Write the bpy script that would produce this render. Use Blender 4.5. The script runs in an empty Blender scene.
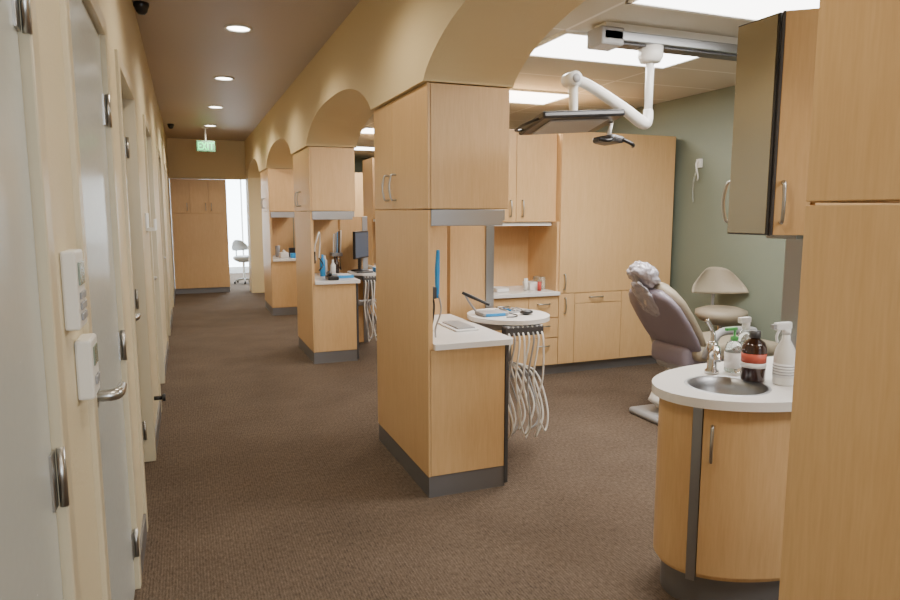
import bpy, bmesh, math, random
from mathutils import Vector, Matrix, noise
random.seed(3)
S=bpy.context.scene
# ---------------- materials ----------------
def newmat(name):
    m=bpy.data.materials.new(name); m.use_nodes=True
    nt=m.node_tree; b=nt.nodes['Principled BSDF']; return m,nt,b
def plain(name,col,rough=.5,metal=0,emit=None,es=0,trans=0,bump=0,bscale=60,coat=0,spec=None,alpha=1):
    m,nt,b=newmat(name)
    b.inputs['Base Color'].default_value=(*col,1)
    b.inputs['Roughness'].default_value=rough
    b.inputs['Metallic'].default_value=metal
    if emit: 
        b.inputs['Emission Color'].default_value=(*emit,1); b.inputs['Emission Strength'].default_value=es
    if trans: b.inputs['Transmission Weight'].default_value=trans
    if coat: b.inputs['Coat Weight'].default_value=coat
    tc=nt.nodes.new('ShaderNodeTexCoord'); n=nt.nodes.new('ShaderNodeTexNoise')
    n.inputs['Scale'].default_value=bscale; n.inputs['Detail'].default_value=3
    nt.links.new(tc.outputs['Object'],n.inputs['Vector'])
    if bump:
        bp=nt.nodes.new('ShaderNodeBump'); bp.inputs['Strength'].default_value=bump; bp.inputs['Distance'].default_value=.01
        nt.links.new(n.outputs['Fac'],bp.inputs['Height']); nt.links.new(bp.outputs['Normal'],b.inputs['Normal'])
    else:
        mr=nt.nodes.new('ShaderNodeMapRange'); mr.inputs['To Min'].default_value=max(0,rough-.04); mr.inputs['To Max'].default_value=min(1,rough+.04)
        nt.links.new(n.outputs['Fac'],mr.inputs['Value']); nt.links.new(mr.outputs['Result'],b.inputs['Roughness'])
    return m
def wood(name,c1,c2,rough=.36):
    m,nt,b=newmat(name)
    tc=nt.nodes.new('ShaderNodeTexCoord'); mp=nt.nodes.new('ShaderNodeMapping')
    mp.inputs['Scale'].default_value=(14,14,1.1)
    n=nt.nodes.new('ShaderNodeTexNoise'); n.inputs['Scale'].default_value=2.2; n.inputs['Detail'].default_value=6; n.inputs['Roughness'].default_value=.65
    n2=nt.nodes.new('ShaderNodeTexNoise'); n2.inputs['Scale'].default_value=1.1; n2.inputs['Detail'].default_value=2
    mp2=nt.nodes.new('ShaderNodeMapping'); mp2.inputs['Scale'].default_value=(70,70,5)
    n3=nt.nodes.new('ShaderNodeTexNoise'); n3.inputs['Scale'].default_value=2.0; n3.inputs['Detail'].default_value=3
    L=nt.links.new
    L(tc.outputs['Object'],mp.inputs['Vector']); L(mp.outputs['Vector'],n.inputs['Vector'])
    L(tc.outputs['Object'],mp2.inputs['Vector']); L(mp2.outputs['Vector'],n3.inputs['Vector'])
    L(tc.outputs['Object'],n2.inputs['Vector'])
    a=nt.nodes.new('ShaderNodeMath'); a.operation='ADD'; L(n.outputs['Fac'],a.inputs[0]); L(n2.outputs['Fac'],a.inputs[1])
    a2=nt.nodes.new('ShaderNodeMath'); a2.operation='ADD'; L(a.outputs[0],a2.inputs[0]); L(n3.outputs['Fac'],a2.inputs[1])
    mr=nt.nodes.new('ShaderNodeMapRange'); mr.inputs['From Min'].default_value=1.1; mr.inputs['From Max'].default_value=1.9
    L(a2.outputs[0],mr.inputs['Value'])
    mx=nt.nodes.new('ShaderNodeMix'); mx.data_type='RGBA'; mx.inputs['A'].default_value=(*c1,1); mx.inputs['B'].default_value=(*c2,1)
    L(mr.outputs['Result'],mx.inputs['Factor']); L(mx.outputs['Result'],b.inputs['Base Color'])
    b.inputs['Roughness'].default_value=rough
    return m
def carpet():
    m,nt,b=newmat('carpet_brown'); L=nt.links.new
    tc=nt.nodes.new('ShaderNodeTexCoord')
    n=nt.nodes.new('ShaderNodeTexNoise'); n.inputs['Scale'].default_value=85; n.inputs['Detail'].default_value=4; n.inputs['Roughness'].default_value=.7
    mp=nt.nodes.new('ShaderNodeMapping'); mp.inputs['Scale'].default_value=(1.0,.4,1)
    L(tc.outputs['Object'],mp.inputs['Vector']); L(mp.outputs['Vector'],n.inputs['Vector'])
    w=nt.nodes.new('ShaderNodeTexWave'); w.inputs['Scale'].default_value=26; w.inputs['Distortion'].default_value=2.0; w.bands_direction='X'; w.inputs['Detail Scale'].default_value=6
    L(tc.outputs['Object'],w.inputs['Vector'])
    big=nt.nodes.new('ShaderNodeTexNoise'); big.inputs['Scale'].default_value=2.5; L(tc.outputs['Object'],big.inputs['Vector'])
    ad=nt.nodes.new('ShaderNodeMath'); ad.operation='MULTIPLY_ADD'; ad.inputs[1].default_value=.12; L(w.outputs['Fac'],ad.inputs[0]); L(n.outputs['Fac'],ad.inputs[2])
    ad2=nt.nodes.new('ShaderNodeMath'); ad2.operation='MULTIPLY_ADD'; ad2.inputs[1].default_value=.25; L(big.outputs['Fac'],ad2.inputs[0]); L(ad.outputs[0],ad2.inputs[2])
    mr=nt.nodes.new('ShaderNodeMapRange'); mr.inputs['From Min'].default_value=.43; mr.inputs['From Max'].default_value=.95; L(ad2.outputs[0],mr.inputs['Value'])
    mx=nt.nodes.new('ShaderNodeMix'); mx.data_type='RGBA'; mx.inputs['A'].default_value=(.062,.045,.033,1); mx.inputs['B'].default_value=(.185,.138,.102,1)
    L(mr.outputs['Result'],mx.inputs['Factor']); L(mx.outputs['Result'],b.inputs['Base Color'])
    bp=nt.nodes.new('ShaderNodeBump'); bp.inputs['Strength'].default_value=.6; bp.inputs['Distance'].default_value=.01
    L(ad.outputs[0],bp.inputs['Height']); L(bp.outputs['Normal'],b.inputs['Normal'])
    b.inputs['Roughness'].default_value=.95; b.inputs['Specular IOR Level'].default_value=.1
    return m
def tilemat():
    m,nt,b=newmat('ceiling_tile_grid'); L=nt.links.new
    tc=nt.nodes.new('ShaderNodeTexCoord'); mp=nt.nodes.new('ShaderNodeMapping'); mp.inputs['Location'].default_value=(-2.2,0,0)
    br=nt.nodes.new('ShaderNodeTexBrick'); br.offset=0; br.squash=1
    br.inputs['Scale'].default_value=1; br.inputs['Brick Width'].default_value=1.22; br.inputs['Row Height'].default_value=.61
    br.inputs['Mortar Size'].default_value=.012; br.inputs['Color1'].default_value=(.56,.53,.46,1); br.inputs['Color2'].default_value=(.54,.515,.45,1); br.inputs['Mortar'].default_value=(.74,.72,.67,1)
    L(tc.outputs['Object'],mp.inputs['Vector']); L(mp.outputs['Vector'],br.inputs['Vector']); L(br.outputs['Color'],b.inputs['Base Color'])
    n=nt.nodes.new('ShaderNodeTexNoise'); n.inputs['Scale'].default_value=120; L(tc.outputs['Object'],n.inputs['Vector'])
    bp=nt.nodes.new('ShaderNodeBump'); bp.inputs['Strength'].default_value=.25; L(n.outputs['Fac'],bp.inputs['Height']); L(bp.outputs['Normal'],b.inputs['Normal'])
    b.inputs['Roughness'].default_value=.9
    return m
WOOD=wood('maple_laminate',(.69,.455,.225),(.59,.365,.165))
CARPET=carpet(); TILE=tilemat()
WALLY=plain('paint_cream',(.70,.615,.42),.5,bump=.12,bscale=90)
WALLSOF=plain('paint_tan_yellow',(.72,.575,.33),.5,bump=.12,bscale=90)
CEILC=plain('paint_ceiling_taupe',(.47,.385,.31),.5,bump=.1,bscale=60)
GREEN=plain('paint_sage_green',(.19,.22,.17),.6,bump=.1,bscale=90)
FRAME=plain('door_frame_paint',(.64,.565,.40),.32)
DOORM=plain('door_paint_pale_grey',(.53,.565,.55),.25)
STEEL=plain('brushed_steel',(.40,.41,.43),.38,1)
KICK=plain('toe_kick_steel',(.23,.225,.23),.42,.6)
CHROME=plain('chrome',(.62,.62,.62),.18,1)
NICKEL=plain('satin_nickel',(.48,.47,.45),.3,1)
WHITE=plain('counter_white',(.82,.80,.78),.25)
PLAST=plain('white_plastic',(.76,.75,.72),.35)
BLACK=plain('black_plastic',(.015,.015,.017),.3)
DARK=plain('dark_grey',(.06,.06,.065),.4)
LILAC=plain('chair_shell_lilac',(.26,.225,.275),.32,bump=.15,bscale=14)
BEIGE=plain('upholstery_beige',(.34,.29,.215),.5,bump=.15,bscale=25)
WRAP=plain('plastic_wrap',(.44,.42,.48),.16,bump=.5,bscale=34,coat=.6)
GREYP=plain('grey_plastic',(.32,.32,.33),.4)
MIRROR=plain('mirror_panel',(.58,.55,.46),.22,.75)
BROWNB=plain('brown_bottle',(.035,.012,.008),.12,coat=.5)
LABELR=plain('label_red',(.55,.10,.06),.5)
LABELW=plain('label_white',(.8,.8,.8),.5)
CLEAR=plain('clear_plastic',(.85,.9,.88),.08,trans=.85)
GREENC=plain('green_cap',(.10,.45,.12),.4)
BLUE=plain('blue_plastic',(.02,.28,.65),.35)
RED=plain('red_plastic',(.5,.05,.04),.4)
LPAN=plain('light_panel_diffuser',(.9,.9,.9),.5,emit=(1,.98,.95),es=8)
DL=plain('downlight_lens',(.9,.9,.9),.5,emit=(1,.95,.86),es=14)
EXITG=plain('exit_green',(.02,.3,.08),.4,emit=(.05,1,.25),es=2.2)
EXITB=plain('exit_housing',(.05,.14,.08),.4)
FARW=plain('paint_white_room',(.82,.84,.85),.6,bump=.05)
GLASS=plain('frosted_window_glass',(.9,.95,1),.3,emit=(.80,.93,1),es=8)
SCREEN=plain('screen_light',(.05,.06,.08),.2,emit=(.5,.6,.8),es=.12)
LCD=plain('lcd_display',(.22,.27,.22),.2)
# ---------------- builder ----------------
class O:
    def __init__(s,name,origin=True): s.name=name; s.bm=bmesh.new(); s.mats=[]; s.origin=origin
    def mi(s,m):
        if m not in s.mats: s.mats.append(m)
        return s.mats.index(m)
    def merge(s,t,mat,smooth=False,M=None):
        if M is not None: t.transform(M)
        bmesh.ops.recalc_face_normals(t,faces=t.faces)
        i=s.mi(mat)
        for f in t.faces: f.material_index=i; f.smooth=smooth
        me=bpy.data.meshes.new('t'); t.to_mesh(me); t.free(); s.bm.from_mesh(me); bpy.data.meshes.remove(me)
    def box(s,x0,x1,y0,y1,z0,z1,mat,bev=0,seg=2,smooth=False,M=None):
        t=bmesh.new(); bmesh.ops.create_cube(t,size=1)
        for v in t.verts: v.co=Vector(((x0+x1)/2+v.co.x*(x1-x0),(y0+y1)/2+v.co.y*(y1-y0),(z0+z1)/2+v.co.z*(z1-z0)))
        if bev: bmesh.ops.bevel(t,geom=t.edges[:]+t.verts[:],offset=bev,segments=seg,affect='EDGES',profile=.5)
        s.merge(t,mat,smooth,M); return s
    def prism(s,pts,z0,z1,mat,bev=0,smooth=False,M=None):
        t=bmesh.new(); a=[t.verts.new((x,y,z0)) for x,y in pts]; b=[t.verts.new((x,y,z1)) for x,y in pts]; n=len(pts)
        t.faces.new(a[::-1]); t.faces.new(b)
        for i in range(n): t.faces.new((a[i],a[(i+1)%n],b[(i+1)%n],b[i]))
        if bev: bmesh.ops.bevel(t,geom=t.edges[:],offset=bev,segments=2,affect='EDGES',profile=.5)
        s.merge(t,mat,smooth,M); return s
    def lathe(s,prof,c,mat,n=32,M=None,smooth=True):
        t=bmesh.new(); rings=[]
        for r,z in prof:
            if r<1e-5: rings.append([t.verts.new((c[0],c[1],c[2]+z))])
            else: rings.append([t.verts.new((c[0]+r*math.cos(2*math.pi*i/n),c[1]+r*math.sin(2*math.pi*i/n),c[2]+z)) for i in range(n)])
        for A,B in zip(rings,rings[1:]):
            for i in range(n):
                j=(i+1)%n
                if len(A)==1 and len(B)==1: continue
                if len(A)==1: t.faces.new((A[0],B[i],B[j]))
                elif len(B)==1: t.faces.new((A[i],A[j],B[0]))
                else: t.faces.new((A[i],A[j],B[j],B[i]))
        s.merge(t,mat,smooth,M); return s
    def tube(s,pts,r,mat,n=10,sm=True,k=6,M=None):
        P=[Vector(p) for p in pts]
        R=r if isinstance(r,(list,tuple)) else [r]*len(P)
        if sm and len(P)>2:
            Q=[];RR=[]
            for i in range(len(P)-1):
                p0=P[max(i-1,0)];p1=P[i];p2=P[i+1];p3=P[min(i+2,len(P)-1)]
                for j in range(k):
                    u=j/k
                    Q.append(.5*((2*p1)+(p2-p0)*u+(2*p0-5*p1+4*p2-p3)*u*u+(3*p1-p0-3*p2+p3)*u**3)); RR.append(R[i]*(1-u)+R[i+1]*u)
            Q.append(P[-1]);RR.append(R[-1]); P=Q;R=RR
        t=bmesh.new(); rings=[]; up=None
        for i,p in enumerate(P):
            d=(P[min(i+1,len(P)-1)]-P[max(i-1,0)]).normalized()
            if up is None:
                up=Vector((0,0,1)) if abs(d.z)<.9 else Vector((1,0,0))
            a=(up-d*up.dot(d)).normalized(); up=a; b=d.cross(a)
            rings.append([t.verts.new(p+R[i]*(a*math.cos(2*math.pi*q/n)+b*math.sin(2*math.pi*q/n))) for q in range(n)])
        for A,B in zip(rings,rings[1:]):
            for q in range(n): t.faces.new((A[q],A[(q+1)%n],B[(q+1)%n],B[q]))
        t.faces.new(rings[0][::-1]); t.faces.new(rings[-1])
        s.merge(t,mat,True,M); return s
    def cyl(s,p0,p1,r,mat,n=20,r1=None):
        return s.tube([p0,p1],[r,r if r1 is None else r1],mat,n=n,sm=False)
    def ell(s,c,rad,mat,M=None):
        t=bmesh.new(); bmesh.ops.create_uvsphere(t,u_segments=24,v_segments=16,radius=1)
        for v in t.verts: v.co=Vector((c[0]+v.co.x*rad[0],c[1]+v.co.y*rad[1],c[2]+v.co.z*rad[2]))
        s.merge(t,mat,True,M); return s
    def crumple(s,rad,mat,M,amp=.02,freq=9,seed=0):
        t=bmesh.new(); bmesh.ops.create_icosphere(t,subdivisions=5,radius=1)
        for v in t.verts:
            d=v.co.normalized()
            q=Vector([math.copysign(abs(c)**.75,c) for c in d])
            p=Vector((q.x*rad[0],q.y*rad[1],q.z*rad[2]))
            nn=abs(noise.noise(p*freq*1.0+Vector((seed,0,0))))+.5*abs(noise.noise(p*freq*2.7+Vector((0,seed,3))))
            v.co=p*(1)+d*(amp*(nn*2.2-.5))
        s.merge(t,mat,True,M); return s
    def handle(s,p0,p1,out,mat=None,r=.0062):
        mat=mat or NICKEL
        p0=Vector(p0);p1=Vector(p1);o=Vector(out)
        s.tube([p0-o*.05,p0+o*.75,p0*.8+p1*.2+o*1.05,(p0+p1)/2+o*1.2,p0*.2+p1*.8+o*1.05,p1+o*.75,p1-o*.05],r,mat,n=8,k=5)
    def done(s,shift=None):
        me=bpy.data.meshes.new(s.name); s.bm.to_mesh(me); s.bm.free()
        for m in s.mats: me.materials.append(m)
        ob=bpy.data.objects.new(s.name,me); S.collection.objects.link(ob)
        if s.origin:
            xs=[v.co for v in me.vertices]
            c=Vector(((min(v.x for v in xs)+max(v.x for v in xs))/2,(min(v.y for v in xs)+max(v.y for v in xs))/2,min(v.z for v in xs)))
            me.transform(Matrix.Translation(-c)); ob.location=c
        return ob
# ---------------- shell ----------------
Y0,YE,YF=-4.0,13.4,17.5
XL,XR=-.25,4.5
ZC,ZT=2.85,2.6
f=O('floor',False); f.box(XL-.1,XR+.1,Y0-.1,YF+.1,-.1,0,CARPET); f.done()
c=O('ceiling_corridor',False); c.box(XL-.1,1.11,Y0-.1,YE+.1,ZC,ZC+.1,CEILC); c.done()
c=O('ceiling_treatment_area',False); c.box(1.60,XR+.1,Y0-.1,YE+.1,ZT,ZT+.1,TILE); c.done()
w=O('wall_right',False); w.box(XR,XR+.1,Y0-.1,YE+.1,0,ZC,GREEN); w.done()
doors=[(.5,1.42),(1.9,2.8),(3.35,4.3),(5.4,6.3),(7.9,8.8),(10.6,11.5)]
DH=2.15
w=O('wall_left',False); prev=Y0-.1
for a,b in doors:
    w.box(XL-.12,XL,prev,a,0,ZC,WALLY); w.box(XL-.12,XL,a,b,DH,ZC,WALLY); prev=b
w.box(XL-.12,XL,prev,YE+.1,0,ZC,WALLY); w.done()
w=O('wall_end',False)
w.box(XL,1.11,YE,YE+.12,2.13,ZC,WALLSOF); w.box(1.11,1.60,YE,YE+.12,0,ZC,WALLSOF)
w.box(1.60,XR,YE,YE+.12,0,ZC,GREEN); w.done()
w=O('wall_rear',False)
w.box(XL,XR,Y0-.1,Y0,0,.6,WALLY); w.box(XL,XR,Y0-.1,Y0,2.5,ZC,WALLY)
w.box(XL,-.1,Y0-.1,Y0,.6,2.5,WALLY); w.box(1.0,1.7,Y0-.1,Y0,.6,2.5,WALLY); w.box(4.3,XR,Y0-.1,Y0,.6,2.5,WALLY); w.done()
w=O('wall_far_room',False)
w.box(XL-.1,XL,YE+.1,YF,0,ZC,FARW); w.box(3.0,3.1,YE+.12,YF,0,ZC,FARW)
w.box(XL,3.0,YF,YF+.1,0,.12,FARW); w.box(XL,3.0,YF,YF+.1,2.4,ZC,FARW); w.box(XL,.3,YF,YF+.1,.12,2.4,FARW); w.box(2.5,3.0,YF,YF+.1,.12,2.4,FARW)
w.done()
c=O('ceiling_far_room',False); c.box(XL-.1,3.1,YE+.12,YF+.1,2.6,2.7,FARW); c.done()
w=O('window_1',False)
for x in (.3,1.30,2.46): w.box(x,x+.04,YF+.02,YF+.06,.12,2.4,PLAST)
for z in (.12,2.36): w.box(.3,2.5,YF+.02,YF+.06,z,z+.04,PLAST)
w.box(.3,2.5,YF+.065,YF+.075,.12,2.4,GLASS)
w.done()
cols=[-3.43,-.03,3.17,6.57,9.97]
CW=1.0
edges=[(c0,c0+CW) for c0 in cols]+[(13.0,13.4)]
def archz(y):
    for (a0,a1),(b0,b1) in zip(edges,edges[1:]):
        if a1<y<b0:
            m=(a1+b0)/2; h=(b0-a1)/2; u=abs(y-m)/h
            return 2.14+.26*(1-u**2.6)**.75
    return 2.14
w=O('wall_arcade',False)
ys=[Y0]
for (a0,a1),(b0,b1) in zip(edges,edges[1:]):
    ys+= [a0,a1]
    n=30
    for i in range(1,n):
        th=math.pi*i/n
        ys.append((a1+b0)/2-(b0-a1)/2*math.cos(th))
ys+=[13.0,13.4]
ys=sorted(set(ys))
t=bmesh.new(); xa,xb=1.11,1.60; R=[]
for y in ys:
    z=archz(y); R.append([t.verts.new(p) for p in ((xa,y,z),(xb,y,z),(xb,y,ZC+.05),(xa,y,ZC+.05))])
for A,B in zip(R,R[1:]):
    for i in range(4): t.faces.new((A[i],A[(i+1)%4],B[(i+1)%4],B[i]))
t.faces.new(R[0]); t.faces.new(R[-1][::-1])
w.merge(t,WALLSOF)
w.box(1.11,1.60,13.0,13.4,0,2.14,WALLSOF)
w.done()
b=O('baseboard_left',False); prev=Y0
for a,bb in doors:
    b.box(XL,XL+.012,prev,a-.06,0,.1,KICK); prev=bb+.06
b.box(XL,XL+.012,prev,YE,0,.1,KICK); b.done()
b=O('baseboard_right',False); b.box(XR-.012,XR,Y0,YE,0,.1,KICK); b.done()
for k,(a,bb) in enumerate(doors):
    d=O('trim_%d'%(k+1),False)
    for q in ((a-.05,a+.012),(bb-.012,bb+.05)): d.box(XL-.10,XL+.014,q[0],q[1],0,DH+.05,FRAME,.004)
    d.box(XL-.10,XL+.014,a,bb,DH-.012,DH+.05,FRAME,.004)
    d.done()
    rec=.006 if k<2 else .05
    d=O('door_%d'%(k+1),False)
    d.box(XL-rec-.045,XL-rec,a+.015,bb-.015,.01,DH-.015,DOORM,.003)
    for z in (.2,1.0,1.87):
        d.box(XL-rec-.002,XL-rec+.005,bb-.05,bb-.016,z-.055,z+.055,NICKEL,.001)
        d.cyl((XL-rec+.014,bb-.014,z-.058),(XL-rec+.014,bb-.014,z+.058),.008,NICKEL,12)
    y=a+.075; z=1.01; x=XL-rec
    d.cyl((x,y,z),(x+.012,y,z),.036,NICKEL,28)
    d.tube([(x+.01,y,z),(x+.05,y,z),(x+.064,y+.025,z),(x+.064,y+.12,z-.004)],[.016,.016,.015,.012],NICKEL,n=12)
    d.done()
# ---------------- columns ----------------
def column(y0,items=True):
    y1=y0+CW; o=O('cabinet_column')
    xa,xb=1.13,1.58
    o.box(xa+.004,xb-.004,y0+.004,y1-.004,0,.115,KICK)
    o.box(xa+.012,xb,y0+.012,y1-.01,.115,.80,WOOD)
    o.box(xa,xa+.012,y0,y1,.115,1.515,WOOD,.002)
    o.box(xa+.014,xb-.01,y0,y0+.012,.118,.797,WOOD,.002)
    o.box(xb-.008,xb+.012,y0-.004,y0+.03,.02,.80,DARK,.002)
    o.box(xa+.012,xa+.03,y0+.01,y1,.80,1.515,WOOD)
    o.box(xa+.03,xb+.02,y1-.06,y1-.0,.80,1.515,WOOD,.002)
    pts=[(xa+.031,y0-.025),(xb-.02,y0-.025)]
    for i in range(7):
        th=-math.pi/2+math.pi/2*i/6; pts.append((xb+.0+.04*math.cos(th),y0+.015+.04*math.sin(th)))
    pts+=[(xb+.04,y1-.062),(xa+.031,y1-.062)]
    o.prism(pts,.80,.83,WHITE)
    o.box(xa+.018,xb-.004,y0+.016,y1-.004,1.52,2.135,WOOD)
    o.box(xa,xa+.016,y0,y0+.598,1.522,2.133,WOOD,.002)
    o.box(xa,xa+.016,y0+.602,y1,1.522,2.133,WOOD,.002)
    o.box(xa+.018,xb,y0,y0+.014,1.522,2.133,WOOD,.002)
    o.box(xa+.02,xb-.03,y0+.002,y0+.05,1.435,1.518,STEEL,.003)
    o.box(xb-.03,xb-.004,y0+.03,y1-.06,1.46,1.518,STEEL,.003)
    o.box(xa+.05,xb-.04,y0+.06,y0+.5,1.49,1.518,PLAST,.003)
    o.handle((xa,y0+.535,1.575),(xa,y0+.535,1.715),(-.034,0,0))
    o.handle((xa,y0+.675,1.575),(xa,y0+.675,1.715),(-.034,0,0))
    o.done()
    o=O('wall_partition',False)
    o.box(1.622,1.88,y1-.06,y1-.0,0,1.46,WOOD,.002)
    o.box(1.88,1.94,y1-.07,y1+.01,.0,1.46,STEEL,.002)
    o.done()
    t=O('side_worktop')
    cx,cy=1.885,y0+.60
    pts=[(cx+.258*math.cos(2*math.pi*i/40),cy+.28*math.sin(2*math.pi*i/40)) for i in range(40)]
    t.prism(pts,.835,.862,WHITE,.006)
    t.box(1.625,1.98,cy-.06,cy+.06,.77,.835,GREYP,.01)
    t.cyl((cx+.02,cy+.05,.50),(cx+.02,cy+.05,.78),.03,STEEL)
    t.box(1.625,cx+.04,cy+.0,cy+.08,.48,.54,STEEL,.01)
    rr=random.Random(int(y0*10))
    for i in range(8):
        x=1.75+i*.032; yb=y0+.36; q=rr.uniform(-.03,.03)
        t.tube([(x,yb-.02,.80),(x,yb-.06,.74),(x-.01+q,yb-.05,.5),(x+.02*(-1)**i,yb-.04+q,.24+.03*(i%4)),(x+.04+q,yb-.0,.12+.03*(i%3)),(x+.09,yb+.03,.24+.02*(i%5)),(x+.05,yb+.12,.50),(cx+.02,cy,.55)],.0062,(PLAST,GREYP,PLAST,WHITE)[i%4],n=8)
        t.cyl((x,yb-.035,.83),(x,yb-.02,.775),.008,(GREYP,NICKEL)[i%2],8)
    t.box(1.73,1.99,y0+.32,y0+.38,.77,.83,DARK,.01)
    t.box(1.82,1.90,y0+.34,cy,.79,.834,DARK,.004)
    t.done()
for y in cols: column(y)
h=O('handpiece_rack')
h.box(1.161,1.175,3.34,3.50,.93,1.13,PLAST,.004)
h.box(1.175,1.187,3.36,3.41,.96,1.01,BLACK,.002); h.box(1.175,1.187,3.36,3.41,1.05,1.10,BLACK,.002)
h.box(1.175,1.190,3.44,3.48,.97,1.09,RED,.003)
h.tube([(1.19,3.385,1.07),(1.23,3.36,1.03),(1.22,3.35,.92),(1.20,3.36,.86),(1.23,3.40,.84)],.006,BLACK,n=8)
h.tube([(1.19,3.46,.99),(1.25,3.44,.95),(1.22,3.42,.87),(1.26,3.46,.845)],.006,BLACK,n=8)
h.done()
h=O('dental_handpiece')
h.box(1.161,1.19,3.20,3.26,1.06,1.12,DARK,.004)
h.tube([(1.205,3.235,1.10),(1.22,3.22,1.0),(1.205,3.26,.90),(1.22,3.30,.84)],.005,GREYP,n=8)
h.tube([(1.205,3.235,1.06),(1.207,3.24,1.2),(1.21,3.235,1.31)],[.010,.014,.009],BLUE,n=10)
h.done()
h=O('intraoral_camera')
h.box(1.68,1.86,3.70,3.84,.862,.885,GREYP,.008); h.box(1.70,1.83,3.695,3.702,.865,.882,BLUE)
h.tube([(1.69,3.83,.88),(1.66,3.86,.93),(1.63,3.87,.985)],.007,GREYP)
h.tube([(1.61,3.87,1.0),(1.66,3.84,.975),(1.76,3.78,.925)],[.010,.012,.008],BLACK,n=10)
h.tube([(1.86,3.74,.875),(1.90,3.68,.868),(1.86,3.62,.868),(1.80,3.62,.868)],.004,BLACK,n=6)
h.done()
h=O('instrument_tray')
h.box(1.88,2.06,3.80,3.96,.862,.870,GREYP,.003)
for i in range(5): h.cyl((1.90+.03*i,3.82,.875),(1.905+.03*i,3.94,.875),.0045,(NICKEL,BLUE,NICKEL,WHITE,NICKEL)[i],8)
h.done()
h=O('computer_mouse'); h.ell((1.98,3.70,.879),(.045,.032,.017),BLACK); h.done()
h=O('paper_tray'); h.box(1.40,1.54,3.45,3.75,.831,.840,LABELW,.002); h.box(1.42,1.53,3.48,3.73,.840,.847,GREYP,.002); h.done()
def monitor(x,y,z,name='computer_monitor',rot=.5,s=1):
    m=O(name); M=Matrix.Translation((x,y,z))@Matrix.Rotation(rot,4,'Z')
    m.lathe([(0,0),(.10*s,0),(.10*s,.012),(.02,.02),(0,.02)],(0,0,0),BLACK,M=M)
    m.box(-.02,.02,-.015,.015,.01,.22,BLACK,M=M)
    m.box(-.20*s,.20*s,-.03,.0,.14,.14+.30*s,BLACK,.006,M=M); m.box(-.19*s,.19*s,-.032,-.03,.155,.125+.30*s,SCREEN,M=M); m.done()
monitor(1.78,7.24,.863,rot=.95); monitor(1.78,10.64,.863,rot=.95)
h=O('supply_box_set')
for i in range(6):
    x=1.90+.07*(i%3); y=6.97+.10*(i//3); h.box(x,x+.06,y,y+.085,.862,.91+.03*(i%3),[BLUE,LABELW,BLACK,BLUE,GREYP,LABELW][i],.005)
h.done()
h=O('blue_tray'); h.box(1.42,1.60,6.78,7.0,.831,.86,BLUE,.004); h.box(1.44,1.58,6.80,6.98,.86,.866,LABELW); h.done()
h=O('keyboard'); h.box(1.68,1.86,6.97,7.10,.862,.876,BLACK,.004); h.done()
h=O('telephone'); h.box(1.30,1.41,6.60,6.78,.831,.87,BLACK,.01); h.tube([(1.32,6.62,.89),(1.33,6.69,.905),(1.33,6.76,.89)],.02,BLACK); h.box(1.36,1.40,6.64,6.74,.87,.874,GREYP); h.done()
h=O('bottle_set')
for i,(x,y) in enumerate(((1.46,7.15),(1.52,7.25),(1.40,7.3),(1.34,7.1))):
    h.lathe([(0,0),(.03,0),(.03,.11+.02*i),(.012,.14+.02*i),(.012,.17+.02*i),(0,.17+.02*i)],(x,y,.831),[LABELW,BROWNB,PLAST,BLUE][i],16)
h.done()
h=O('instrument_holder')
for i in range(5): h.tube([(1.52+.02*i,7.40,1.05),(1.52+.02*i,7.38,1.18),(1.52+.02*i,7.36,1.27+.01*i)],.007,[PLAST,GREYP,BLUE,BLACK,PLAST][i],n=8)
h.box(1.50,1.62,7.38,7.506,1.02,1.06,GREYP,.004)
for i in range(3): h.tube([(1.53+.03*i,7.40,1.03),(1.52+.03*i,7.34,.93),(1.56+.02*i,7.40,.87),(1.55,7.44,.98)],.006,BLACK,n=6)
h.done()
h=O('hanging_headset')
h.tube([(1.20,6.72,1.03),(1.18,6.66,1.15),(1.20,6.62,1.25),(1.23,6.66,1.31),(1.25,6.74,1.22),(1.24,6.76,1.05)],.008,PLAST,n=8)
h.tube([(1.24,6.76,1.05),(1.27,6.7,.98),(1.22,6.66,.93)],.006,BLACK,n=8)
h.box(1.161,1.19,6.66,6.8,1.0,1.12,BLACK,.006); h.done()
h=O('tissue_box'); h.box(1.3,1.42,10.2,10.4,.831,.91,LABELW,.006); h.lathe([(.02,0),(.03,.02),(.0,.05)],(1.36,10.3,.905),LABELW); h.done()
h=O('storage_bin_set'); h.box(1.45,1.55,10.15,10.3,.831,.90,BLUE,.004); h.box(1.46,1.55,10.42,10.5,.831,.97,BLACK,.004); h.cyl((1.30,10.55,.831),(1.30,10.55,1.0),.035,GREYP); h.done()
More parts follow.
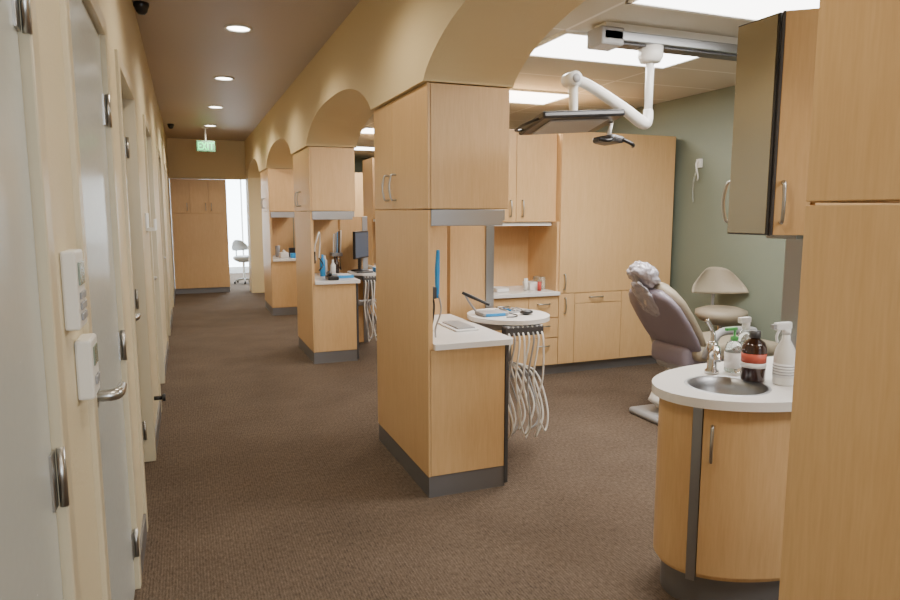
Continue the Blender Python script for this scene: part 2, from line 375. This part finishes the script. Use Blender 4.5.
# ---------------- rear cabinets ----------------
def rearcab(yf,full=True):
    o=O('casework_wall_unit'); yb=yf+.6
    H=2.23; x0,x1,x2=2.35,3.17,4.43
    o.box(x0+.01,x2,yf+.05,yb-.01,0,.1,KICK)
    o.box(x1,x2,yf+.02,yb,.1,H,WOOD)
    o.box(x1+.002,x2,yf,yf+.018,.765,H,WOOD,.002)
    xm=3.34
    o.box(x1+.002,xm-.002,yf,yf+.018,.10,.76,WOOD,.002)
    o.box(xm+.002,3.86,yf,yf+.018,.665,.76,WOOD,.002)
    o.box(xm+.002,3.86,yf,yf+.018,.10,.66,WOOD,.002)
    o.box(3.864,x2,yf,yf+.018,.10,.76,WOOD,.002)
    o.handle((x1+.05,yf,.80),(x1+.05,yf,.94),(0,-.03,0)); o.handle((x1+.06,yf,.58),(x1+.06,yf,.72),(0,-.03,0))
    o.handle((3.50,yf,.72),(3.64,yf,.72),(0,-.03,0))
    o.box(x0,x1,yf+.02,yb,.1,.75,WOOD)
    o.box(x0-.02,x1-.002,yf-.03,yb,.75,.785,WHITE,.004)
    for z0,z1 in ((.10,.355),(.36,.54),(.545,.745)):
        o.box(2.86,x1-.003,yf,yf+.018,z0,z1-.003,WOOD,.002)
        o.handle((2.95,yf,z1-.07),(3.07,yf,z1-.07),(0,-.028,0))
        o.box(x0+.002,2.856,yf,yf+.018,z0,z1-.003,WOOD,.002)
        o.handle((2.53,yf,z1-.07),(2.65,yf,z1-.07),(0,-.028,0))
    o.box(x0,x1,yb-.03,yb,.785,1.42,WOOD)
    o.box(x0,x0+.02,yf+.15,yb-.03,.785,1.42,WOOD)
    o.box(x1-.02,x1,yf+.02,yb,.785,1.42,WOOD)
    o.box(x0,x1,yf+.10,yb,1.42,H,WOOD)
    o.box(x0,2.758,yf+.082,yf+.098,1.422,H,WOOD,.002); o.box(2.762,x1-.002,yf+.082,yf+.098,1.422,H,WOOD,.002)
    o.box(x0+.02,x1-.03,yf+.11,yf+.2,1.385,1.418,PLAST)
    o.handle((2.70,yf+.082,1.47),(2.70,yf+.082,1.61),(0,-.03,0)); o.handle((2.82,yf+.082,1.47),(2.82,yf+.082,1.61),(0,-.03,0))
    o.done()
for y in (5.3,8.7,12.0): rearcab(y)
h=O('glove_box_set')
h.box(2.95,3.05,5.45,5.6,.787,.86,LABELW,.004); h.box(3.07,3.14,5.5,5.62,.787,.90,CLEAR,.004); h.box(2.6,2.72,5.42,5.6,.787,.82,LABELW,.004)
h.cyl((3.02,5.40,.787),(3.02,5.40,.87),.018,RED); h.cyl((2.90,5.44,.787),(2.90,5.44,.90),.02,PLAST); h.done()
o=O('storage_cabinet_bank'); yf=13.32; yb=13.95
x0,x1=-.235,.74
o.box(x0,x1-.005,yf+.03,yb,0,.10,KICK); o.box(x0,x1,yf+.02,yb,.1,2.12,WOOD)
for i in range(3):
    a=x0+i*(x1-x0)/3; b=a+(x1-x0)/3
    o.box(a+.003,b-.003,yf,yf+.018,1.50,2.12,WOOD,.002); o.handle((b-.05 if i!=2 else a+.05,yf,1.55),(b-.05 if i!=2 else a+.05,yf,1.68),(0,-.03,0))
o.box(x0+.003,x1-.003,yf,yf+.018,.10,1.493,WOOD,.002)
o.done()
# ---------------- sink peninsula ----------------
CX,CY=2.15,1.98
def inside(x,y,i):
    if x<CX: return ((x-CX)/(.5-i))**2+((y-CY)/(.31-i))**2<1
    return abs(y-CY)<.31-i and x<2.75
def dshape(i,c=(1.96,1.96),n=96):
    out=[]
    for k in range(n):
        th=2*math.pi*k/n; lo,hi=0,1.2
        for _ in range(26):
            m=(lo+hi)/2
            if inside(c[0]+m*math.cos(th),c[1]+m*math.sin(th),i): lo=m
            else: hi=m
        out.append((c[0]+lo*math.cos(th),c[1]+lo*math.sin(th)))
    return out
BC=(1.93,1.955)
o=O('sink_vanity_unit')
outer=dshape(0,BC); n=96; r=.150
t=bmesh.new(); inner=[(BC[0]+r*math.cos(2*math.pi*k/n),BC[1]+r*math.sin(2*math.pi*k/n)) for k in range(n)]
loops=[[t.verts.new((x,y,z)) for x,y in P] for P,z in ((inner,.80),(inner,.835),(outer,.835),(outer,.80))]
for q in range(4):
    A=loops[q];B=loops[(q+1)%4]
    for k in range(n): t.faces.new((A[k],A[(k+1)%n],B[(k+1)%n],B[k]))
o.merge(t,WHITE)
o.lathe([(.158,.8355),(.150,.8375),(.143,.835),(.138,.80),(.125,.74),(.08,.715),(.02,.71),(.0,.71)],(BC[0],BC[1],0),STEEL,48)
o.lathe([(0,.712),(.02,.712),(.018,.716),(0,.716)],(BC[0],BC[1],0),DARK)
body=dshape(.045,BC); o.prism(body,.13,.70,WOOD)
skirt=dshape(.045,BC)
t=bmesh.new(); A=[t.verts.new((x,y,.70)) for x,y in skirt]; B=[t.verts.new((x,y,.80)) for x,y in skirt]
for k in range(n): t.faces.new((A[k],A[(k+1)%n],B[(k+1)%n],B[k]))
o.merge(t,WOOD)
o.prism(dshape(.065,BC),0,.14,KICK)
def ell_pt(th,off): return (CX+(.455+off)*math.cos(th),CY+(.265+off)*math.sin(th))
def arcshell(a0,a1,z0,z1,off0,off1,mat,n=24):
    P=[ell_pt(math.radians(a0+(a1-a0)*i/n),off1) for i in range(n+1)]+[ell_pt(math.radians(a1-(a1-a0)*i/n),off0) for i in range(n+1)]
    o.prism(P,z0,z1,mat)
arcshell(120,199.5,.15,.795,.0005,.014,WOOD)
arcshell(200,206,.12,.797,.0005,.018,STEEL,4)
arcshell(206.5,270,.15,.795,.0005,.014,WOOD)
px,py=ell_pt(math.radians(212),.014); nx,ny=math.cos(math.radians(225)),math.sin(math.radians(225))
o.handle((px,py,.60),(px,py,.73),(nx*.03,ny*.03,0),r=.006)
o.done()
o=O('wall_partition_post',False); o.box(2.27,2.75,1.88,2.03,.8355,1.43,STEEL,.003); o.done()
o=O('faucet')
fx,fy=2.02,2.135
o.lathe([(0,0),(.030,0),(.028,.012),(.020,.02),(.018,.09),(.023,.10),(.021,.13),(0,.14)],(fx,fy,.836),CHROME)
o.tube([(fx,fy,.92),(fx-.04,fy-.06,.955),(fx-.08,fy-.11,.95),(fx-.095,fy-.13,.92)],[.017,.016,.014,.013],CHROME,n=12)
o.tube([(fx,fy,.965),(fx+.005,fy+.01,1.01),(fx-.02,fy+.02,1.06)],[.012,.009,.010],CHROME,n=10)
o.done()
o=O('wall_cabinet_mirrored')
P=[(1.84,1.875),(1.84,1.71),(1.93,1.64),(2.75,1.64),(2.75,1.875)]
o.prism(P,1.432,2.14,WOOD)
o.box(1.822,1.84,1.705,1.885,1.425,2.145,DARK,.002)
o.box(1.818,1.823,1.712,1.880,1.43,2.14,MIRROR,.001)
d=Vector((.093,-.073,0)).normalized(); nrm=Vector((-.6,-.8,0)).normalized()
M=Matrix.Translation((1.826,1.702,0))@Matrix.Rotation(math.atan2(d.y,d.x),4,'Z')
o.box(.008,.115,-.018,-.002,1.427,2.143,WOOD,.002,M=M)
o.box(.0,.008,-.02,.0,1.427,2.143,DARK,M=M)
o.box(1.935,2.75,1.622,1.638,1.427,2.143,WOOD,.002)
q=M@Vector((.03,-.018,0)); o.handle((q.x,q.y,1.47),(q.x,q.y,1.60),tuple(nrm*.03),r=.006)
o.box(1.84,2.75,1.877,1.893,1.427,2.143,WOOD,.002)
o.handle((1.86,1.893,1.47),(1.86,1.893,1.61),(-.02,.028,0),r=.006)
o.box(1.95,2.35,1.70,1.83,1.41,1.43,STEEL,.002)
o.done()
o=O('peroxide_bottle'); 
c0=(2.085,1.98,.8365)
o.lathe([(0,0),(.043,0),(.046,.006),(.046,.135),(.038,.155),(.020,.168),(.018,.175),(.0,.175)],c0,BROWNB); o.lathe([(.0,.173),(.021,.173),(.021,.20),(0,.202)],c0,DARK)
o.lathe([(.0465,.055),(.0472,.055),(.0472,.075),(.0465,.075)],c0,LABELW); o.lathe([(.0465,.076),(.0472,.076),(.0472,.112),(.0465,.112)],c0,LABELR); o.done()
o=O('spray_bottle'); c0=(2.15,1.89,.8365)
o.lathe([(0,0),(.036,0),(.040,.006),(.040,.11),(.034,.14),(.016,.175),(.014,.20),(0,.2)],c0,PLAST)
o.lathe([(0,.198),(.016,.198),(.016,.218),(.0,.218)],c0,LABELW)
o.box(2.09,2.17,1.880,1.902,1.052,1.082,LABELW,.006); o.tube([(2.115,1.89,1.055),(2.10,1.89,1.03),(2.105,1.89,1.005)],.005,LABELW,n=8); o.box(2.075,2.092,1.883,1.899,1.058,1.076,GREYP,.002)
o.lathe([(.0405,.03),(.0412,.03),(.0412,.085),(.0405,.085)],c0,LABELW)
for i in range(4): o.lathe([(.0414,.04+.011*i),(.0416,.04+.011*i),(.0416,.044+.011*i),(.0414,.044+.011*i)],c0,GREYP)
o.done()
o=O('soap_pump_bottle'); c0=(2.12,2.12,.8365)
o.lathe([(0,0),(.033,0),(.036,.006),(.036,.10),(.028,.125),(.014,.135),(.0,.135)],c0,CLEAR)
o.lathe([(0,.133),(.016,.133),(.016,.15),(.005,.152),(.005,.18),(0,.18)],c0,GREENC); o.box(2.07,2.13,2.112,2.128,1.013,1.027,GREENC,.004)
o.lathe([(.0365,.02),(.0368,.02),(.0368,.085),(.0365,.085)],c0,LABELW); o.done()
o=O('clear_squeeze_bottle'); c0=(2.21,2.15,.8365)
o.lathe([(0,0),(.034,0),(.036,.006),(.036,.12),(.028,.15),(.014,.17),(.0,.17)],c0,CLEAR); o.lathe([(0,.168),(.016,.168),(.016,.20),(0,.20)],c0,LABELW); o.box(2.17,2.23,2.14,2.16,1.035,1.06,LABELW,.005); o.done()
# ---------------- overhead arm ----------------
o=O('ceiling_mounted_dental_light')
o.box(2.30,4.30,3.40,3.56,2.50,2.555,STEEL,.006); o.box(2.30,4.30,3.43,3.53,2.488,2.502,DARK)
o.box(2.32,4.28,3.42,3.54,2.555,2.60,PLAST)
o.box(2.28,2.44,3.40,3.56,2.47,2.575,GREYP,.012)
px,py=2.68,3.47
o.lathe([(0,0),(.06,0),(.075,.03),(.075,.09),(0,.09)],(px,py,2.41),PLAST)
o.cyl((px,py,2.10),(px,py,2.45),.024,PLAST)
o.tube([(px,py,2.13),(px-.005,py,2.07),(px-.04,py,2.05),(px-.20,py-.01,2.13),(px-.42,py-.01,2.235),(px-.52,py,2.27)],[.028,.034,.038,.034,.031,.030],PLAST,n=14)
o.cyl((px-.55,py-.05,2.27),(px-.55,py+.05,2.27),.042,PLAST); o.cyl((px-.55,py-.055,2.27),(px-.55,py-.05,2.27),.025,GREYP)
o.tube([(px-.54,py,2.25),(px-.535,py,2.16),(px-.53,py,2.06)],[.030,.026,.024],PLAST,n=12)
o.tube([(px-.53,py,2.07),(px-.40,py-.02,2.05),(px-.30,py-.06,2.04)],.014,DARK,n=10)
M=Matrix.Translation((2.12,3.45,2.025))@Matrix.Rotation(-.08,4,'Y')@Matrix.Rotation(-.20,4,'X')
o.box(-.27,.27,-.16,.16,-.020,.020,BLACK,.012,M=M)
o.box(-.20,.18,-.11,.12,-.028,-.018,GREYP,.003,M=M)
o.tube([(-.27,-.1,-.005),(-.34,-.05,-.02),(-.34,.05,-.02),(-.27,.1,-.005)],.008,BLACK,n=8,M=M)
M=Matrix.Translation((2.36,3.42,1.93))@Matrix.Rotation(.15,4,'Y')
o.box(-.05,.05,-.10,.10,-.02,.02,DARK,.015,M=M)
o.tube([(-.03,-.10,0),(-.08,-.13,-.03),(-.13,-.10,-.03)],.011,BLACK,n=8,M=M); o.tube([(.03,-.10,0),(.09,-.12,-.02),(.13,-.07,-.02)],.011,BLACK,n=8,M=M)
o.cyl((2.36,3.42,1.94),(2.38,3.42,2.04),.012,PLAST)
o.done()
# ---------------- dental chair ----------------
o=O('dental_chair'); cy=3.86
o.box(3.05,3.75,cy-.20,cy+.20,0,.05,GREYP,.022,3,True)
o.box(3.20,3.48,cy-.12,cy+.12,.05,.30,PLAST,.04,4,True)
o.tube([(3.17,cy,.10),(3.3,cy,.28),(3.55,cy,.42)],[.085,.09,.08],PLAST,n=16)
o.box(3.25,3.85,cy-.17,cy+.17,.36,.46,GREYP,.04,4,True)
o.box(3.28,3.95,cy-.27,cy+.27,.46,.57,BEIGE,.05,5,True)
o.box(3.88,4.12,cy-.22,cy+.22,.44,.54,BEIGE,.045,5,True)
def loft(secs,mat,n=28,p=2.6):
    t=bmesh.new(); rings=[]
    for c,ax,ay,a,b in secs:
        c=Vector(c);ax=Vector(ax).normalized();ay=Vector(ay).normalized(); ring=[]
        for k in range(n):
            th=2*math.pi*k/n; cc,ss=math.cos(th),math.sin(th)
            ring.append(t.verts.new(c+ax*a*math.copysign(abs(cc)**(2/p),cc)+ay*b*math.copysign(abs(ss)**(2/p),ss)))
        rings.append(ring)
    for A,B in zip(rings,rings[1:]):
        for k in range(n): t.faces.new((A[k],A[(k+1)%n],B[(k+1)%n],B[k]))
    t.faces.new(rings[0][::-1]); t.faces.new(rings[-1]); o.merge(t,mat,True)
T=Vector((-.33,0,.47)).normalized(); N=Vector((T.z,0,-T.x))
base=Vector((3.36,cy,.52))
def bp(s,off=0): return base+T*s+N*off
wid=[(.0,.20),(.04,.24),(.15,.265),(.30,.27),(.42,.26),(.50,.22),(.55,.16),(.57,.08)]
loft([(bp(s,.03),(0,1,0),N,w,.05 if 0<i<7 else .02) for i,(s,w) in enumerate(wid)],BEIGE)
loft([(bp(s,-.030),(0,1,0),N,w*1.0+.014,.04 if 0<i<7 else .012) for i,(s,w) in enumerate(wid)],LILAC)
o.box(3.22,3.42,cy-.2,cy+.2,.40,.56,LILAC,.05,4,True)
o.tube([bp(.5,-.03),bp(.62,-.04),bp(.70,-.03)],.022,GREYP)
Rm=Matrix((( T.x,0,N.x,0),(T.y,1,N.y,0),(T.z,0,N.z,0),(0,0,0,1)))
o.crumple((.09,.13,.055),WRAP,Matrix.Translation(bp(.66,.01))@Rm,amp=.012,freq=13)
o.crumple((.15,.10,.012),WRAP,Matrix.Translation(bp(.50,-.068))@Rm,amp=.010,freq=14,seed=4)
for sy in (-1,1):
    yy=cy+sy*.32
    o.tube([(3.33,yy-sy*.06,.50),(3.34,yy,.60),(3.42,yy,.68),(3.62,yy,.68),(3.72,yy,.67)],[.022,.022,.028,.032,.026],BEIGE if sy>0 else GREYP,n=14)
o.done()
o=O('foot_control'); o.lathe([(0,0),(.10,0),(.10,.02),(.06,.045),(0,.05)],(3.0,3.35,0),GREYP); o.done()
def stool(x,y,sh,name='operator_stool',rot=0,back=True,col=BEIGE):
    o=O(name); M=Matrix.Translation((x,y,0))@Matrix.Rotation(rot,4,'Z')
    for k in range(5):
        a=2*math.pi*k/5
        o.tube([(0,0,.10),(.12*math.cos(a),.12*math.sin(a),.085),(.21*math.cos(a),.21*math.sin(a),.06)],[.025,.02,.014],GREYP,n=8,M=M)
        o.ell((.21*math.cos(a),.21*math.sin(a),.027),(.027,.02,.027),BLACK,M=M)
    o.tube([(0,0,.08),(0,0,.3),(0,0,sh-.08)],[.03,.022,.03],CHROME,n=12,M=M)
    o.lathe([(0,-.10),(.10,-.10),(.18,-.06),(.215,-.02),(.21,.02),(.14,.045),(0,.04)],(0,0,sh-.045),col,M=M)
    if back:
        o.tube([(.05,0,sh-.13),(.19,0,sh-.12),(.225,0,sh-.02),(.215,0,sh+.20)],.014,GREYP,n=8,M=M)
        t=bmesh.new(); Vf=[];Vb=[]
        for i in range(11):
            v=i/10; rf=[];rb=[]
            hw=.255*(1-.52*v**1.3)*(1-.06*(1-v)**3); zz=sh+.10+.23*v
            for j in range(17):
                u=j/8-1
                y_=hw*u; x_=.17-.10*u*u*(1-.3*v)+.03*v-.03*(1-v)**3
                z_=zz-.04*abs(u)**3*v+.02*abs(u)**3*(1-v)
                th=.045*(1-abs(u)**4)*min(1,4*v+.25)*min(1,4*(1-v)+.25)+.008
                rf.append(t.verts.new((x_,y_,z_))); rb.append(t.verts.new((x_+th,y_*1.01,z_)))
            Vf.append(rf);Vb.append(rb)
        n1=10
        for i in range(n1):
            for j in range(16):
                t.faces.new((Vf[i][j],Vf[i][j+1],Vf[i+1][j+1],Vf[i+1][j])); t.faces.new((Vb[i][j],Vb[i+1][j],Vb[i+1][j+1],Vb[i][j+1]))
        for j in range(16):
            t.faces.new((Vf[0][j],Vb[0][j],Vb[0][j+1],Vf[0][j+1])); t.faces.new((Vf[n1][j],Vf[n1][j+1],Vb[n1][j+1],Vb[n1][j]))
        for i in range(n1):
            t.faces.new((Vf[i][0],Vf[i+1][0],Vb[i+1][0],Vb[i][0])); t.faces.new((Vf[i][16],Vb[i][16],Vb[i+1][16],Vf[i+1][16]))
        o.merge(t,col,True,M)
    o.done()
stool(4.235,4.40,.70,rot=1.15)
stool(1.12,14.9,.6,rot=2.2,col=GREYP)
# ---------------- misc ----------------
o=O('wall_switch_panel'); 
o.box(XL,XL+.030,1.60,1.71,1.25,1.42,PLAST,.005); o.box(XL+.030,XL+.034,1.62,1.69,1.345,1.395,LCD,.001)
for i in range(3):
    for j in range(3): o.box(XL+.030,XL+.035,1.623+.024*i,1.640+.024*i,1.268+.023*j,1.284+.023*j,GREYP,.002)
o.done()
o=O('thermostat'); o.box(XL,XL+.035,1.70,1.81,1.07,1.21,PLAST,.006); o.box(XL+.035,XL+.038,1.725,1.785,1.145,1.19,LCD,.001)
for i in range(2): o.box(XL+.035,XL+.041,1.73+.03*i,1.75+.03*i,1.10,1.12,GREYP,.002)
o.done()
o=O('wall_file_holder'); o.box(XL,XL+.06,4.9,5.2,1.38,1.40,PLAST,.003); o.box(XL+.05,XL+.06,4.9,5.2,1.40,1.46,PLAST,.003); o.box(XL,XL+.01,4.9,5.2,1.40,1.5,PLAST,.003); o.done()
o=O('door_stop'); o.cyl((XL,4.72,.28),(XL+.05,4.72,.28),.014,BLACK); o.lathe([(0,0),(.025,0),(.025,.02),(0,.02)],(0,0,0),BLACK,M=Matrix.Translation((XL+.05,4.72,.28))@Matrix.Rotation(math.pi/2,4,'Y')); o.done()
for x,y in ((-.20,4.95),(-.14,11.3)):
    o=O('security_camera'); o.lathe([(0,0),(.048,0),(.048,-.02),(.04,-.035),(.034,-.055),(.02,-.07),(0,-.072)],(x,y,ZC),BLACK); o.done()
o=O('exit_sign'); ex,ey,ez=.36,11.5,2.47
o.box(ex-.14,ex+.14,ey-.02,ey+.02,ez,ez+.17,EXITB,.005); o.cyl((ex,ey,ez+.17),(ex,ey,ZC),.012,PLAST); o.lathe([(0,0),(.05,0),(.05,-.015),(0,-.02)],(ex,ey,ZC),PLAST)
def bar(x0,z0,x1,z1,w=.016):
    dx,dz=x1-x0,z1-z0; L=math.hypot(dx,dz); M=Matrix.Translation((ex+x0,ey-.022,ez+z0))@Matrix.Rotation(-math.atan2(dz,dx),4,'Y')
    o.box(-w/2,L+w/2,-.002,.002,-w/2,w/2,EXITG,M=M)
bt,tp=.035,.135
bar(-.11,bt,-.11,tp);bar(-.11,bt,-.07,bt);bar(-.11,tp,-.07,tp);bar(-.11,.085,-.075,.085)
bar(-.05,bt,.0,tp);bar(-.05,tp,.0,bt); bar(.03,bt,.03,tp); bar(.085,bt,.085,tp);bar(.055,tp,.115,tp)
o.done()
o=O('wall_hose_hook'); o.box(4.47,4.5,5.0,5.06,1.92,2.0,PLAST,.004); o.tube([(4.46,5.03,1.98),(4.42,5.0,1.94),(4.43,4.98,1.84),(4.46,5.02,1.80)],.007,PLAST,n=8); o.tube([(4.45,5.03,1.9),(4.44,5.05,1.75),(4.46,5.06,1.6)],.006,CLEAR,n=8); o.done()
# ---------------- lights ----------------
def area(name,loc,sx,sy,power,col,rot=(0,0,0)):
    l=bpy.data.lights.new(name,'AREA'); l.shape='RECTANGLE'; l.size=sx; l.size_y=sy; l.energy=power; l.color=col
    ob=bpy.data.objects.new(name,l); ob.location=loc; ob.rotation_euler=rot; S.collection.objects.link(ob); return ob
PY=[-3.05,0.0,2.44,3.66,5.49,8.54,10.98]
for y in PY:
    o=O('ceiling_light_panel'); o.box(2.2,3.42,y,y+.61,ZT-.012,ZT+.004,LPAN)
    for a in ((2.19,2.215,y,y+.61),(3.405,3.43,y,y+.61),(2.19,3.43,y-.01,y+.015),(2.19,3.43,y+.595,y+.62)): o.box(*a,ZT-.018,ZT+.002,PLAST)
    o.done()
    area('panel_lamp',(2.81,y+.305,ZT-.03),1.15,.56,46,(1,.96,.90))
for y in (-2.5,-.6,1.4,3.36,5.33,7.3,9.27,11.24):
    o=O('recessed_downlight'); o.lathe([(.085,0),(.10,0),(.10,-.008),(.082,-.010),(.08,-.004)],(.43,y,ZC),PLAST,32); o.lathe([(0,-.003),(.08,-.003)],(.43,y,ZC),DL,32); o.done()
    l=bpy.data.lights.new('downlight_lamp','SPOT'); l.energy=50 if y<9 else 95; l.spot_size=2.6; l.spot_blend=.6; l.shadow_soft_size=.07; l.color=(1,.88,.70)
    ob=bpy.data.objects.new('downlight_lamp',l); ob.location=(.43,y,ZC-.03); S.collection.objects.link(ob)
area('far_room_lamp',(1.4,15.6,2.55),1.2,1.2,170,(.9,.96,1))
area('rear_cool_fill',(.45,Y0-.02,1.55),1.0,1.8,80,(.75,.88,1),(math.radians(90),0,0))  # added cool fill light behind the camera, set in an invented window opening
W=bpy.data.worlds.new('World'); S.world=W; W.use_nodes=True
W.node_tree.nodes['Background'].inputs[0].default_value=(.85,.93,1,1); W.node_tree.nodes['Background'].inputs[1].default_value=1.0
# ---------------- camera ----------------
cam=bpy.data.cameras.new('Camera'); co=bpy.data.objects.new('Camera',cam); S.collection.objects.link(co); S.camera=co
cam.sensor_width=36; cam.lens=666/900*36; cam.clip_start=.02
co.location=(0,0,1.5)
yaw,p=math.radians(21.53),math.radians(7.44)
Fv=Vector((math.sin(yaw)*math.cos(p),math.cos(yaw)*math.cos(p),-math.sin(p)))
co.rotation_euler=Fv.to_track_quat('-Z','Y').to_euler()
